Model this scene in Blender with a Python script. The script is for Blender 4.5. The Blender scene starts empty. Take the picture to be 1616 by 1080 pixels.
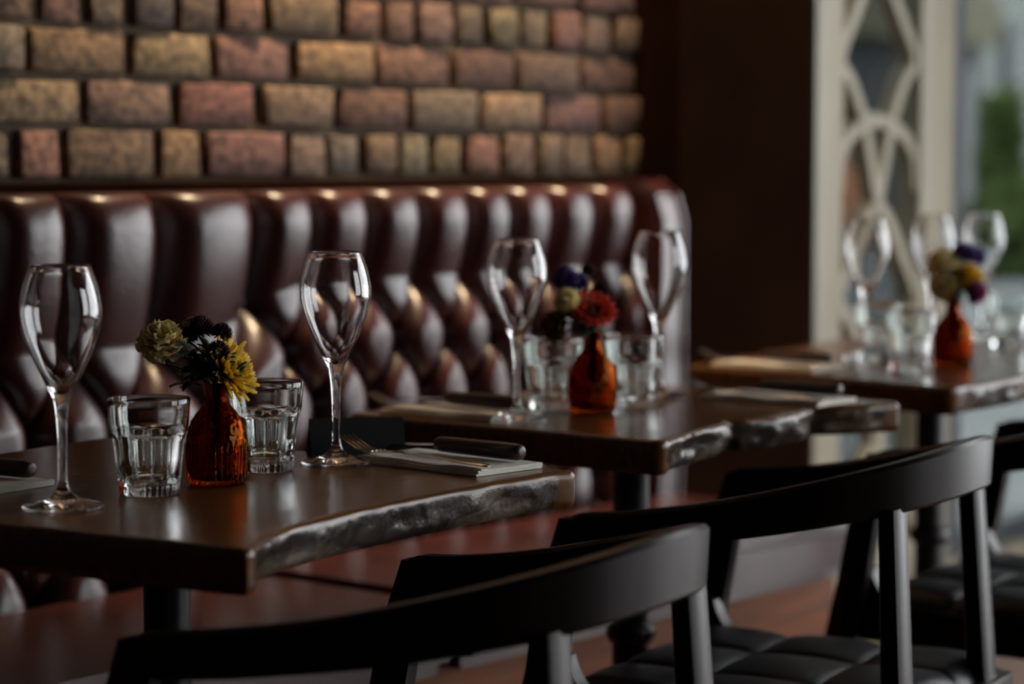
import bpy, bmesh, math, random
from mathutils import Vector, Matrix, noise
random.seed(7)
SC = bpy.context.scene
PI = math.pi

# ---------------------------------------------------------------- camera
FPX, EYE = 3815.56, 1.08
cam = bpy.data.cameras.new('camera'); camo = bpy.data.objects.new('camera', cam)
SC.collection.objects.link(camo); SC.camera = camo
cam.lens = 85; cam.sensor_width = 36; cam.clip_start = .05; cam.clip_end = 200
yaw, pit = math.radians(39.5), math.atan(290 / FPX)
F = Vector((math.cos(yaw) * math.cos(pit), math.sin(yaw) * math.cos(pit), -math.sin(pit)))
R = Vector((math.sin(yaw), -math.cos(yaw), 0)); U = R.cross(F)
EYEP = Vector((0, 0, EYE))
M = Matrix((R, U, -F)).transposed().to_4x4(); M.translation = EYEP
camo.matrix_world = M
cam.dof.use_dof = True; cam.dof.focus_distance = 2.46; cam.dof.aperture_fstop = 2.9
cam.dof.aperture_blades = 9

def at(x, y, h):                      # point of the photograph on the level h
    d = F + R * ((x - 808) / FPX) + U * ((540 - y) / FPX)
    return EYEP + d * ((h - EYE) / d.z)
def atY(x, y, Y):                     # point of the photograph on the plane Y
    d = F + R * ((x - 808) / FPX) + U * ((540 - y) / FPX)
    return EYEP + d * (Y / d.y)
def atD(x, y, D):
    return EYEP + (F + R * ((x - 808) / FPX) + U * ((540 - y) / FPX)) * D

# ---------------------------------------------------------------- world and exposure
SC.view_settings.view_transform = 'Standard'; SC.view_settings.look = 'None'
SC.view_settings.gamma = 1; SC.view_settings.use_curve_mapping = False
SC.view_settings.exposure = 0.0
W = bpy.data.worlds.new('overcast_sky'); SC.world = W; W.use_nodes = True
nt = W.node_tree; nt.nodes.clear()
wo = nt.nodes.new('ShaderNodeOutputWorld'); bg = nt.nodes.new('ShaderNodeBackground')
tc = nt.nodes.new('ShaderNodeTexCoord'); sep = nt.nodes.new('ShaderNodeSeparateXYZ')
rp = nt.nodes.new('ShaderNodeValToRGB'); mr = nt.nodes.new('ShaderNodeMapRange')
nt.links.new(tc.outputs['Generated'], sep.inputs[0])
# the overcast is brightest on the side of the low sun (towards +X)
ma = nt.nodes.new('ShaderNodeVectorMath'); ma.operation = 'DOT_PRODUCT'
ma.inputs[1].default_value = (.85, -.3, .45)
nt.links.new(tc.outputs['Generated'], ma.inputs[0])
mr.inputs['From Min'].default_value = -1; mr.inputs['From Max'].default_value = 1
nt.links.new(ma.outputs['Value'], mr.inputs['Value'])
rp.color_ramp.elements[0].color = (.36, .39, .42, 1); rp.color_ramp.elements[0].position = .25
rp.color_ramp.elements[1].color = (1, 1, 1.02, 1); rp.color_ramp.elements[1].position = .95
nt.links.new(mr.outputs[0], rp.inputs[0]); nt.links.new(rp.outputs[0], bg.inputs['Color'])
bg.inputs['Strength'].default_value = 6.8
nt.links.new(bg.outputs[0], wo.inputs[0])

def portal(name, loc, direction, sx, sy):   # guides the daylight through a window opening, gives no light itself
    l = bpy.data.lights.new(name, 'AREA'); l.shape = 'RECTANGLE'; l.size = sx; l.size_y = sy
    l.cycles.is_portal = True
    o = bpy.data.objects.new(name, l); SC.collection.objects.link(o)
    o.location = loc; o.rotation_euler = Vector(direction).to_track_quat('-Z', 'Z').to_euler()
XE, XW, YB, YF, CEIL = 6.2, -2.2, -3.0, 2.75, 3.4
portal('window_portal', (XE + .16, -.4, 1.68), (-1, 0, 0), 3.8, 3.2)
portal('window_portal', (4.95, YB - .16, 1.75), (0, 1, 0), 2.3, 3.1)
portal('window_portal', (5.55, YF + .24, 1.4), (0, -1, 0), 1.2, 2.3)

# ---------------------------------------------------------------- materials
def mat(name, col, rough=.5, metal=0, **kw):
    m = bpy.data.materials.new(name); m.use_nodes = True
    b = m.node_tree.nodes['Principled BSDF']
    b.inputs['Base Color'].default_value = (*col, 1); b.inputs['Roughness'].default_value = rough
    b.inputs['Metallic'].default_value = metal
    for k, v in kw.items(): b.inputs[k.replace('_', ' ')].default_value = v
    return m
def add_noise(m, c2, scale=(20, 20, 20), detail=4, lo=.35, hi=.65, bump=0, bscale=None, rough2=None, dist=0):
    nt = m.node_tree; b = nt.nodes['Principled BSDF']
    tc = nt.nodes.new('ShaderNodeTexCoord'); mp = nt.nodes.new('ShaderNodeMapping')
    mp.inputs['Scale'].default_value = scale
    n = nt.nodes.new('ShaderNodeTexNoise'); n.inputs['Scale'].default_value = 1; n.inputs['Detail'].default_value = detail
    n.inputs['Distortion'].default_value = dist
    r = nt.nodes.new('ShaderNodeValToRGB')
    r.color_ramp.elements[0].position = lo; r.color_ramp.elements[1].position = hi
    r.color_ramp.elements[0].color = b.inputs['Base Color'].default_value; r.color_ramp.elements[1].color = (*c2, 1)
    nt.links.new(tc.outputs['Object'], mp.inputs[0]); nt.links.new(mp.outputs[0], n.inputs['Vector'])
    nt.links.new(n.outputs['Fac'], r.inputs[0]); nt.links.new(r.outputs[0], b.inputs['Base Color'])
    if rough2 is not None:
        q = nt.nodes.new('ShaderNodeMapRange'); q.inputs['From Min'].default_value = lo; q.inputs['From Max'].default_value = hi
        q.inputs['To Min'].default_value = b.inputs['Roughness'].default_value; q.inputs['To Max'].default_value = rough2
        nt.links.new(n.outputs['Fac'], q.inputs[0]); nt.links.new(q.outputs[0], b.inputs['Roughness'])
    if bump:
        n2 = n
        if bscale:
            n2 = nt.nodes.new('ShaderNodeTexNoise'); n2.inputs['Scale'].default_value = bscale; n2.inputs['Detail'].default_value = 6
            nt.links.new(tc.outputs['Object'], n2.inputs['Vector'])
        bp = nt.nodes.new('ShaderNodeBump'); bp.inputs['Strength'].default_value = 1; bp.inputs['Distance'].default_value = bump
        nt.links.new(n2.outputs['Fac'], bp.inputs['Height']); nt.links.new(bp.outputs[0], b.inputs['Normal'])
    return m
def glass(name, col=(1, 1, 1), rough=.0, ior=1.5, bump=0, bscale=100):
    m = bpy.data.materials.new(name); m.use_nodes = True; nt = m.node_tree; nt.nodes.clear()
    g = nt.nodes.new('ShaderNodeBsdfGlass'); g.inputs['Color'].default_value = (*col, 1)
    g.inputs['Roughness'].default_value = rough; g.inputs['IOR'].default_value = ior
    o = nt.nodes.new('ShaderNodeOutputMaterial'); nt.links.new(g.outputs[0], o.inputs[0])
    if bump:
        n = nt.nodes.new('ShaderNodeTexNoise'); n.inputs['Scale'].default_value = bscale; n.inputs['Detail'].default_value = 3
        t = nt.nodes.new('ShaderNodeTexCoord'); nt.links.new(t.outputs['Object'], n.inputs['Vector'])
        bp = nt.nodes.new('ShaderNodeBump'); bp.inputs['Distance'].default_value = bump; bp.inputs['Strength'].default_value = 1
        nt.links.new(n.outputs['Fac'], bp.inputs['Height']); nt.links.new(bp.outputs[0], g.inputs['Normal'])
    return m
def pane_mat(name, col, refl=1.0):
    m = bpy.data.materials.new(name); m.use_nodes = True; nt = m.node_tree; nt.nodes.clear()
    t = nt.nodes.new('ShaderNodeBsdfTransparent'); t.inputs['Color'].default_value = (*col, 1)
    g = nt.nodes.new('ShaderNodeBsdfGlossy'); g.inputs['Roughness'].default_value = .02
    f = nt.nodes.new('ShaderNodeFresnel'); ge = nt.nodes.new('ShaderNodeNewGeometry'); mi = nt.nodes.new('ShaderNodeMapRange')
    mi.inputs['To Min'].default_value = 1.5; mi.inputs['To Max'].default_value = 1 / 1.5
    nt.links.new(ge.outputs['Backfacing'], mi.inputs['Value']); nt.links.new(mi.outputs[0], f.inputs['IOR'])
    mx = nt.nodes.new('ShaderNodeMixShader'); o = nt.nodes.new('ShaderNodeOutputMaterial')
    nt.links.new(f.outputs[0], mx.inputs[0]); nt.links.new(t.outputs[0], mx.inputs[1]); nt.links.new(g.outputs[0], mx.inputs[2])
    nt.links.new(mx.outputs[0], o.inputs[0]); return m

LEATHER = add_noise(mat('oxblood_leather', (.028, .0046, .0045), .32), (.050, .0085, .008), (9, 9, 9), bump=.0006, bscale=120)
LEATHER.node_tree.nodes['Principled BSDF'].inputs['Specular IOR Level'].default_value = .95
BLACKWOOD = add_noise(mat('black_stained_wood', (.0042, .0032, .0025), .35), (.0075, .0055, .0045), (60, 60, 8), bump=.0001, bscale=200)
BLACKLEATHER = add_noise(mat('black_leather', (.006, .006, .008), .42), (.009, .009, .012), (30, 30, 30), bump=.0005, bscale=180)
BLACKMETAL = add_noise(mat('black_cast_iron', (.008, .008, .008), .35, .3), (.013, .013, .013), (40, 40, 40), bump=.0002, bscale=90)
WOODTOP = add_noise(mat('dark_oak_tabletop', (.125, .047, .0105), .20), (.060, .022, .0055), (4, 60, 30), 6, .35, .68, bump=.00025, bscale=None, rough2=.27, dist=1.2)
WOODTOP.node_tree.nodes['Principled BSDF'].inputs['Specular IOR Level'].default_value = .35
LIVE = add_noise(mat('live_edge_bark_wood', (.020, .013, .009), .28), (.13, .100, .072), (8, 8, 22), 6, .50, .66, bump=.004, bscale=42, rough2=.2, dist=.8)
CREAM = add_noise(mat('cream_gloss_paint', (.40, .36, .265), .45), (.32, .285, .21), (6, 6, 2))
DARKWALL = add_noise(mat('dark_brown_paint', (.0085, .0036, .0020), .6), (.012, .005, .0025), (4, 4, 4))
DARKWALL.node_tree.nodes['Principled BSDF'].inputs['Specular IOR Level'].default_value = 0
BLACKWOOD.node_tree.nodes['Principled BSDF'].inputs['Specular IOR Level'].default_value = .27
BLACKLEATHER.node_tree.nodes['Principled BSDF'].inputs['Specular IOR Level'].default_value = .3
BLACKPAINT = add_noise(mat('charcoal_plaster', (.02, .017, .015), .8), (.03, .026, .022), (3, 3, 3))
MORTAR = add_noise(mat('sandy_mortar', (.045, .030, .019), .95), (.09, .064, .038), (14, 14, 14), bump=.002, bscale=80)
FLOORM = add_noise(mat('orange_brown_floorboards', (.16, .055, .02), .4), (.11, .035, .012), (3, 30, 3), bump=.0003)
OAKBASE = add_noise(mat('warm_oak_plinth', (.20, .062, .02), .6), (.13, .04, .012), (5, 40, 60), bump=.0003)
BLACKPAINT.node_tree.nodes['Principled BSDF'].inputs['Specular IOR Level'].default_value = .15
GLASS = glass('clear_crystal', (1, 1, 1), 0, 1.5)
GLASS2 = glass('clear_pressed_glass', (.97, .99, .98), 0, 1.5)
AMBER = glass('amber_glass', (.60, .245, .05), .02, 1.5, .0012, 90)
OAKBASE.node_tree.nodes['Principled BSDF'].inputs['Specular IOR Level'].default_value = .15
FLOORM.node_tree.nodes['Principled BSDF'].inputs['Specular IOR Level'].default_value = .3
LINEN = add_noise(mat('white_linen', (.80, .75, .67), .9), (.72, .67, .60), (60, 60, 60), bump=.0003, bscale=700)
STEEL = add_noise(mat('polished_steel', (.62, .60, .57), .16, 1), (.5, .48, .46), (50, 50, 50))
KNIFEWOOD = add_noise(mat('dark_knife_wood', (.045, .018, .012), .35), (.02, .010, .008), (90, 20, 90))
CARDM = add_noise(mat('matt_black_card', (.008, .008, .009), .6), (.011, .011, .012), (30, 30, 30))
STEM = add_noise(mat('dark_green_stem', (.025, .06, .015), .6), (.04, .09, .02), (80, 80, 80))
LEAF = add_noise(mat('dark_green_leaf', (.012, .032, .010), .5), (.03, .06, .018), (90, 90, 90))
def petal(name, a, b, sc=120, rough=.6):
    m = add_noise(mat(name, a, rough), b, (sc, sc, sc), 3)
    n = m.node_tree; p = n.nodes['Principled BSDF']; tr_ = n.nodes.new('ShaderNodeBsdfTranslucent'); mx = n.nodes.new('ShaderNodeMixShader')
    src = p.inputs['Base Color'].links[0].from_socket; n.links.new(src, tr_.inputs['Color']); mx.inputs[0].default_value = .5
    out = n.nodes['Material Output']; n.links.new(p.outputs[0], mx.inputs[1]); n.links.new(tr_.outputs[0], mx.inputs[2]); n.links.new(mx.outputs[0], out.inputs[0])
    return m
P_YEL = petal('yellow_petals', (.86, .64, .06), (.75, .48, .03))
P_CREAM = petal('pale_yellow_petals', (.95, .90, .60), (.92, .76, .34))
P_BURG = petal('burgundy_petals', (.075, .008, .022), (.045, .004, .014))
P_RED = petal('orange_red_petals', (.72, .06, .01), (.55, .03, .006))
P_PURP = petal('purple_petals', (.13, .06, .30), (.08, .035, .2))
P_MAG = petal('magenta_petals', (.45, .03, .25), (.35, .02, .18))
P_WHITE = petal('white_petals', (.6, .6, .52), (.5, .5, .42))
P_OCHRE = petal('ochre_petals', (.28, .15, .03), (.2, .10, .02))
AXES = petal('flower_heart', (.05, .025, .008), (.09, .045, .01))

# ---------------------------------------------------------------- helpers
def link(o): SC.collection.objects.link(o); return o
def thing(name, label, cat, loc=(0, 0, 0), rz=0, group=None):
    o = link(bpy.data.objects.new(name, None)); o.location = loc; o.rotation_euler = (0, 0, rz); o.empty_display_size = .05
    o['label'] = label; o['category'] = cat
    if group: o['group'] = group
    return o
def obj(name, bm, m, parent=None, smooth=True, label=None):
    me = bpy.data.meshes.new(name); bmesh.ops.recalc_face_normals(bm, faces=bm.faces[:])
    if all(e.is_manifold for e in bm.edges) and bm.calc_volume(signed=True) < 0: bmesh.ops.reverse_faces(bm, faces=bm.faces[:])
    bm.normal_update(); bm.to_mesh(me); bm.free()
    if smooth:
        for p in me.polygons: p.use_smooth = True
    me.materials.append(m)
    o = link(bpy.data.objects.new(name, me)); o.parent = parent
    if smooth:
        md = o.modifiers.new('edge', 'EDGE_SPLIT'); md.split_angle = math.radians(38)
    if label: o['label'] = label
    return o
def tag(o, label, cat, group=None):
    o['label'] = label; o['category'] = cat
    if group: o['group'] = group
    return o
def struct(name, bm, m, parent=None, smooth=False):
    o = obj(name, bm, m, parent, smooth)
    if parent is None: o['kind'] = 'structure'
    return o
def box(bm, a, b, bev=0):
    a, b = Vector(a), Vector(b); vs = []
    for i in range(8): vs.append(bm.verts.new(((b if i & 1 else a).x, (b if i & 2 else a).y, (b if i & 4 else a).z)))
    fs = [bm.faces.new([vs[k] for k in f]) for f in ((0, 2, 3, 1), (4, 5, 7, 6), (0, 1, 5, 4), (2, 6, 7, 3), (0, 4, 6, 2), (1, 3, 7, 5))]
    bmesh.ops.recalc_face_normals(bm, faces=fs)
    if bev:
        es = list({e for f in fs for e in f.edges})
        bmesh.ops.bevel(bm, geom=es, offset=bev, segments=2, profile=.6, affect='EDGES')
    return bm
def B(a, b, bev=0): return box(bmesh.new(), a, b, bev)
def sweep(bm, pts, rad, n=8, cap=True, flat=None):
    """tube along pts; rad is a number or a list; flat=(ax, ay) scales of the section"""
    pts = [Vector(p) for p in pts]; rings = []; k = len(pts)
    up = Vector((0, 0, 1)); prev = None
    for i, p in enumerate(pts):
        d = (pts[min(i + 1, k - 1)] - pts[max(i - 1, 0)]).normalized()
        if prev is None:
            s = d.cross(up)
            if s.length < .05: s = d.cross(Vector((1, 0, 0)))
        else: s = prev - d * prev.dot(d)
        s.normalize(); prev = s; t = s.cross(d)
        r = rad[i] if isinstance(rad, (list, tuple)) else rad
        fx, fy = flat or (1, 1)
        rings.append([bm.verts.new(p + s * (r * fx * math.cos(2 * PI * j / n)) + t * (r * fy * math.sin(2 * PI * j / n))) for j in range(n)])
    for a, b in zip(rings, rings[1:]):
        for j in range(n): bm.faces.new((a[j], a[(j + 1) % n], b[(j + 1) % n], b[j]))
    if cap: bm.faces.new(rings[0][::-1]); bm.faces.new(rings[-1])
    return bm
def lathe(bm, prof, n=48, mod=None, closed=True):
    """closed profile of (r, z) turned about Z; r=0 ends meet on the axis"""
    rings = []
    for i, (r, z) in enumerate(prof):
        if r < 1e-6: rings.append([bm.verts.new((0, 0, z))])
        else:
            ring = []
            for j in range(n):
                t = 2 * PI * j / n; rr, zz = (r, z) if mod is None else mod(i, r, z, t)
                ring.append(bm.verts.new((rr * math.cos(t), rr * math.sin(t), zz)))
            rings.append(ring)
    for a, b in zip(rings, rings[1:]):
        for j in range(n):
            q = (j + 1) % n
            if len(a) == 1 and len(b) == 1: continue
            if len(a) == 1: bm.faces.new((a[0], b[j], b[q]))
            elif len(b) == 1: bm.faces.new((a[j], b[0], a[q]))
            else: bm.faces.new((a[j], b[j], b[q], a[q]))
    return bm
def prism(bm, poly, axis, lo, hi):
    """polygon of 2-D points extruded along axis 'x' (points are y,z) or 'y' (points are x,z) or 'z'"""
    def P(p, t): return {'x': (t, p[0], p[1]), 'y': (p[0], t, p[1]), 'z': (p[0], p[1], t)}[axis]
    a = [bm.verts.new(P(p, lo)) for p in poly]; b = [bm.verts.new(P(p, hi)) for p in poly]
    bm.faces.new(a); bm.faces.new(b[::-1])
    for i in range(len(poly)): bm.faces.new((a[i], a[(i + 1) % len(poly)], b[(i + 1) % len(poly)], b[i]))
    return bm
def catmull(P, per=8):
    P = [Vector(p) for p in P]; Q = [P[0] * 2 - P[1]] + P + [P[-1] * 2 - P[-2]]; out = []
    for i in range(1, len(Q) - 2):
        for k in range(per):
            t = k / per
            out.append(.5 * ((2 * Q[i]) + (Q[i + 1] - Q[i - 1]) * t + (2 * Q[i - 1] - 5 * Q[i] + 4 * Q[i + 1] - Q[i + 2]) * t * t + (3 * Q[i] - Q[i - 1] - 3 * Q[i + 1] + Q[i + 2]) * t ** 3))
    out.append(P[-1]); return out
def copy_tree(o, parent=None):
    c = o.copy(); SC.collection.objects.link(c); c.parent = parent
    for ch in list(o.children): copy_tree(ch, c)
    return c
def place(src, used, loc, rz, label):
    """the first call moves the built thing, later calls copy it"""
    o = src if not used else copy_tree(src)
    o.location = loc; o.rotation_euler = (0, 0, rz); o['label'] = label
    used.append(o); return o

# ---------------------------------------------------------------- room shell
WALLY = 2.70; XB = 3.655
struct('floor', B((XW, YB, -.1), (XE + .2, YF + .25, 0)), FLOORM)
struct('ceiling', B((XW, YB, CEIL), (XE + .2, YF + .25, CEIL + .1)), BLACKPAINT)
struct('wall_left', B((XW - .1, YB, 0), (XW, YF + .25, CEIL)), BLACKPAINT)
bm = B((XW - .1, YB - .15, 0), (XE + .2, YB, .2)); box(bm, (XW - .1, YB - .15, 3.25), (XE + .2, YB, CEIL))
box(bm, (XW - .1, YB - .15, .2), (3.8, YB, 3.25)); box(bm, (6.1, YB - .15, .2), (XE + .2, YB, 3.25))
struct('wall_back', bm, BLACKPAINT)
# brick wall: recessed mortar bed, single bricks proud of it
bm = B((XW, WALLY + .017, 0), (XB + .2, WALLY + .2, CEIL))
struct('wall_brick', bm, MORTAR)
bm = bmesh.new(); colr = bm.loops.layers.float_color.new('tint')
rows = [(.905, 'S'), (.975, 'S'), (1.047, 'H'), (1.125, 'S'), (1.198, 'S'), (1.271, 'H')]
z = 1.345; k = 0
while z < CEIL - .08: rows.append((z, 'SSH'[k % 3])); z += .0745; k += 1
starts = {1.047: 2.189, 1.125: 2.242, 1.198: 2.208, 1.271: 2.215}
for i, (z0, kind) in enumerate(rows):
    z1 = rows[i + 1][0] if i + 1 < len(rows) else CEIL
    x = starts.get(z0, 2.2 + random.uniform(0, .1)) - (24 * .18 if kind == 'S' else 48 * .089)
    while x < XB:
        w = (.18 if kind == 'S' else .089) * random.uniform(.93, 1.07)
        if kind == 'H' and random.random() < .12: w *= 2
        if i in (3, 4) and random.random() < .10: w *= .6
        gap = random.uniform(.013, .024); hg = random.uniform(.004, .008)
        a, b = x + gap / 2, min(x + w - gap / 2, XB - .002)
        x += w
        if b - a < .02 or b < -1: continue
        n0 = len(bm.faces)
        tb = bmesh.new()
        pr = random.uniform(-.004, .005); tl = random.uniform(-.002, .002)
        box(tb, (a, WALLY + pr, z0 + hg), (b, WALLY + .03, z1 - hg), 0)
        bmesh.ops.bevel(tb, geom=tb.edges[:], offset=random.uniform(.004, .008), segments=2, profile=.5, affect='EDGES')
        r = random.random()
        if kind == 'H' and i == 2: r = r * .75 + .25
        c = (.38, .23, .155)
        if r < .22: c = (.27, .165, .125)
        elif r < .55: c = (.42, .25, .165)
        elif r < .74: c = (.46, .285, .18)
        elif r < .86: c = (.58, .40, .24)
        elif r < .95: c = (.44, .32, .235)
        c = tuple(v * random.uniform(.27, .40) for v in c)
        vm = {}
        for v in tb.verts:
            q = v.co.copy(); q += noise.noise_vector(q * 30) * .0045
            vm[v] = bm.verts.new(q)
        for f in tb.faces:
            nf = bm.faces.new([vm[v] for v in f.verts])
            for l in nf.loops: l[colr] = (*c, 1)
        tb.free()
BRICK = mat('stock_brick', (.2, .1, .07), .85); n_ = BRICK.node_tree
at_ = n_.nodes.new('ShaderNodeAttribute'); at_.attribute_name = 'tint'
t_ = n_.nodes.new('ShaderNodeTexCoord'); no = n_.nodes.new('ShaderNodeTexNoise'); no.inputs['Scale'].default_value = 60; no.inputs['Detail'].default_value = 6
n_.links.new(t_.outputs['Object'], no.inputs['Vector'])
rr = n_.nodes.new('ShaderNodeValToRGB'); rr.color_ramp.elements[0].position = .32; rr.color_ramp.elements[1].position = .66
rr.color_ramp.elements[0].color = (.28, .24, .22, 1); rr.color_ramp.elements[1].color = (1.25, 1.2, 1.1, 1)
mx = n_.nodes.new('ShaderNodeMix'); mx.data_type = 'RGBA'; mx.blend_type = 'MULTIPLY'; mx.inputs[0].default_value = 1
n_.links.new(no.outputs['Fac'], rr.inputs[0]); n_.links.new(at_.outputs['Color'], mx.inputs[6]); n_.links.new(rr.outputs[0], mx.inputs[7])
n_.links.new(mx.outputs[2], n_.nodes['Principled BSDF'].inputs['Base Color'])
bp = n_.nodes.new('ShaderNodeBump'); bp.inputs['Distance'].default_value = .004; n_.links.new(no.outputs['Fac'], bp.inputs['Height'])
n_.links.new(bp.outputs[0], n_.nodes['Principled BSDF'].inputs['Normal'])
o = obj('wall_bricks', bm, BRICK); o['kind'] = 'structure'
struct('trim_1', B((-1.2, 2.615, 1.032), (3.5, 2.70, 1.046), .003), DARKWALL)        # dark ledge over the banquette
# dark pier between the banquette and the window
struct('wall_pier', B((XB, 2.612, 0), (4.10, YF + .2, CEIL), .004), DARKWALL)
struct('wall_window_side', B((4.10, YF + .05, 0), (4.32, YF + .2, CEIL)), DARKWALL)
struct('wall_below_window', B((4.30, YF + .03, 0), (XE + .2, YF + .22, .155)), CREAM)
struct('baseboard_window', B((4.10, YF + .0, 0), (XE, YF + .03, .10), .004), CREAM)
struct('wall_above_window', B((4.30, YF + .03, 2.35), (XE + .2, YF + .22, CEIL)), CREAM)

# ---------------------------------------------------------------- the fretwork panel (cream frame, interlaced arches, dark pane)
pl = thing('fretwork_panel', 'tall cream painted window panel with interlaced arch fretwork beside the dark pier', 'window panel', (4.61, YF, .155))
def P2(px, py): v = atY(px, py, YF); return (v.x - 4.61, v.z - .155)
def lx(px): return P2(px, 250)[0]
xa, xb, xc, xd = lx(1275), lx(1319), lx(1441), lx(1494)
obj('frame_stile', B((xa, -.02, 0), (xb, .05, 2.19), .008), CREAM, pl)
obj('frame_stile', B((xc, -.02, 0), (xd, .05, 2.19), .008), CREAM, pl)
obj('bottom_rail', B((xb, -.02, 0), (xc, .05, .075), .006), CREAM, pl)
obj('top_rail', B((xb, -.02, 2.09), (xc, .05, 2.19), .006), CREAM, pl)
obj('pane', B((xb - .01, .035, .05), (xc + .01, .041, 2.1)), pane_mat('dark_tinted_glass', (.36, .38, .38)), pl, smooth=False)
cx = (1319 + 1441) / 2
def mir(path): return [(2 * cx - x, y) for x, y in path]
NB = [0]
def band(pts2, w=.036, nm='fretwork_bar'):
    NB[0] = (NB[0] + 1) % 5; yo = NB[0] * .0011
    bm = bmesh.new(); P = catmull([(*P2(x, y), 0) for x, y in pts2], 8)
    L = []
    for i, p in enumerate(P):
        d = (P[min(i + 1, len(P) - 1)] - P[max(i - 1, 0)]).normalized(); s = Vector((-d.y, d.x, 0)) * w / 2
        L.append([bm.verts.new((q.x, y + yo, q.y)) for q, y in ((p - s, .0), (p - s * .8, -.014), (p + s * .8, -.014), (p + s, .0), (p + s, .02), (p - s, .02))])
    for a, b in zip(L, L[1:]):
        for j in range(6): bm.faces.new((a[j], a[(j + 1) % 6], b[(j + 1) % 6], b[j]))
    bm.faces.new(L[0]); bm.faces.new(L[-1][::-1])
    return obj(nm, bm, CREAM, pl)
S0 = [(1380, -55), (1364, -30), (1345, 20), (1321, 92), (1338, 130), (1356, 185), (1366, 240), (1376, 300), (1380, 325)]
arch = [(1319, 300), (1322, 250), (1340, 212), (1380, 190), (1420, 212), (1438, 250), (1441, 300)]
per = 378
for dy in (0, per, 2 * per, -per, -2 * per):
    for s in (S0, mir(S0)):
        q = [(x, y + dy) for x, y in s]
        if P2(0, q[-1][1])[1] < .02 or P2(0, q[0][1])[1] > 2.15: continue
        band(q)
    a_ = [(x, y + dy) for x, y in arch]
    if .05 < P2(1380, a_[0][1])[1] and P2(1380, a_[3][1])[1] < 2.1: band(a_)
# clear window right of the panel
FRAMEM = add_noise(mat('grey_window_frame', (.07, .08, .09), .5), (.06, .07, .08), (5, 5, 5))
wx0 = atY(1495, 250, YF).x; wx1 = atY(1516, 250, YF).x
w1 = B((wx0, YF - .01, .155), (wx1, YF + .08, 2.35), .004)
box(w1, (wx1, YF, .155), (XE - .0, YF + .07, .21), .004); box(w1, (wx1, YF, 2.29), (XE, YF + .07, 2.35), .004); box(w1, (XE - .05, YF, .21), (XE, YF + .07, 2.29))
pane_mat('clear_pane', (.97, .98, .98))
w1 = struct('window_1', w1, FRAMEM)
obj('window_pane', B((wx1, YF + .035, .21), (XE - .05, YF + .040, 2.29)), pane_mat('street_pane', (.62, .65, .64)), w1, smooth=False)
# end wall: the glazed shopfront that lights the room
bm = B((XE, YB, 0), (XE + .15, -2.3, CEIL)); box(bm, (XE, -2.3, 3.25), (XE + .15, YF + .22, CEIL))
box(bm, (XE, -2.3, 0), (XE + .15, 1.5, .08)); box(bm, (XE, 1.5, 0), (XE + .15, YF + .22, CEIL))
struct('wall_end', bm, BLACKPAINT)
def glazing(nm, horiz, a0, a1, z0, z1, fixed):
    """framed pane filling an opening; horiz: the opening runs along X"""
    def V(p, q, z): return (p, q, z) if horiz else (q, p, z)
    lo, hi = fixed; bm = bmesh.new(); f = .05
    for (p0, p1, q0, q1) in ((a0, a0 + f, z0, z1), (a1 - f, a1, z0, z1), (a0 + f, a1 - f, z0, z0 + f), (a0 + f, a1 - f, z1 - f, z1)):
        box(bm, V(p0, lo, q0), V(p1, hi, q1))
    w = struct(nm, bm, FRAMEM); m_ = (lo + hi) / 2
    obj('window_pane' if nm[0] == 'w' else 'door_pane', B(V(a0 + f, m_ - .003, z0 + f), V(a1 - f, m_ + .003, z1 - f)), bpy.data.materials['clear_pane'], w, smooth=False)
for k in range(4): glazing('window_%d' % (k + 2), False, -2.3 + .95 * k, -1.35 + .95 * k, .08, 3.25, (XE + .03, XE + .09))
for k in range(2): glazing('window_%d' % (k + 6), True, 3.8 + 1.15 * k, 4.95 + 1.15 * k, .2, 3.25, (YB - .10, YB - .04))  # unseen rear windows, added to spread the highlights on the leather

# ---------------------------------------------------------------- outside
PAVE = add_noise(mat('pale_paving', (.16, .165, .17), .8), (.12, .125, .13), (1.5, 1.5, 1.5), bump=.003, bscale=20)
o = struct('ground_outside', B((-15, YF + .25, -.12), (60, 60, -.02)), PAVE)
RENDERM = add_noise(mat('pale_render', (.26, .28, .27), .8), (.17, .19, .175), (.8, .8, .8))
DARKGL = mat('dark_window_glass', (.03, .035, .04), .15)
bl = thing('street_building', 'pale rendered building with dark windows across the street', 'building', (29.5, 14, 0), 0)
obj('facade', B((-4.6, 0, -.02), (16, 6, 11)), RENDERM, bl, smooth=False)
for i in range(8):
    for j in range(3):
        x = -3.35 + i * 2.4; zz = 1.0 + j * 3.1
        f = obj('window', B((x, -.08, zz), (x + 1.1, .02, zz + 1.7)), FRAMEM, bl, smooth=False)
        obj('pane', B((x + .08, -.10, zz + .08), (x + 1.02, -.07, zz + 1.62)), DARKGL, f, smooth=False)
obj('cornice', B((-4.6, -.25, 10.6), (16.1, 0, 11)), RENDERM, bl, smooth=False)
db = thing('shop_building', 'dark shop front with an orange door panel seen through the fretwork', 'building', (22.9, 13.5, 0), 0)
DK = add_noise(mat('dark_slate_render', (.04, .045, .05), .7), (.06, .06, .065), (1, 1, 1))
ORG = add_noise(mat('orange_door_paint', (.5, .17, .05), .5), (.4, .13, .04), (2, 2, 2))
obj('facade', B((-4, 0, -.02), (1.9, 4, 7)), DK, db, smooth=False)
obj('door', B((-1.5, -.06, .1), (-.5, .02, 1.05)), ORG, db, smooth=False)
obj('fascia', B((-3.6, -.3, 2.35), (1.8, 0, 2.9)), add_noise(mat('olive_fascia', (.10, .09, .04), .6), (.08, .07, .03), (1, 1, 1)), db, smooth=False)
obj('window', B((.3, -.05, .6), (1.6, .02, 2.1)), DARKGL, db, smooth=False)
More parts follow.
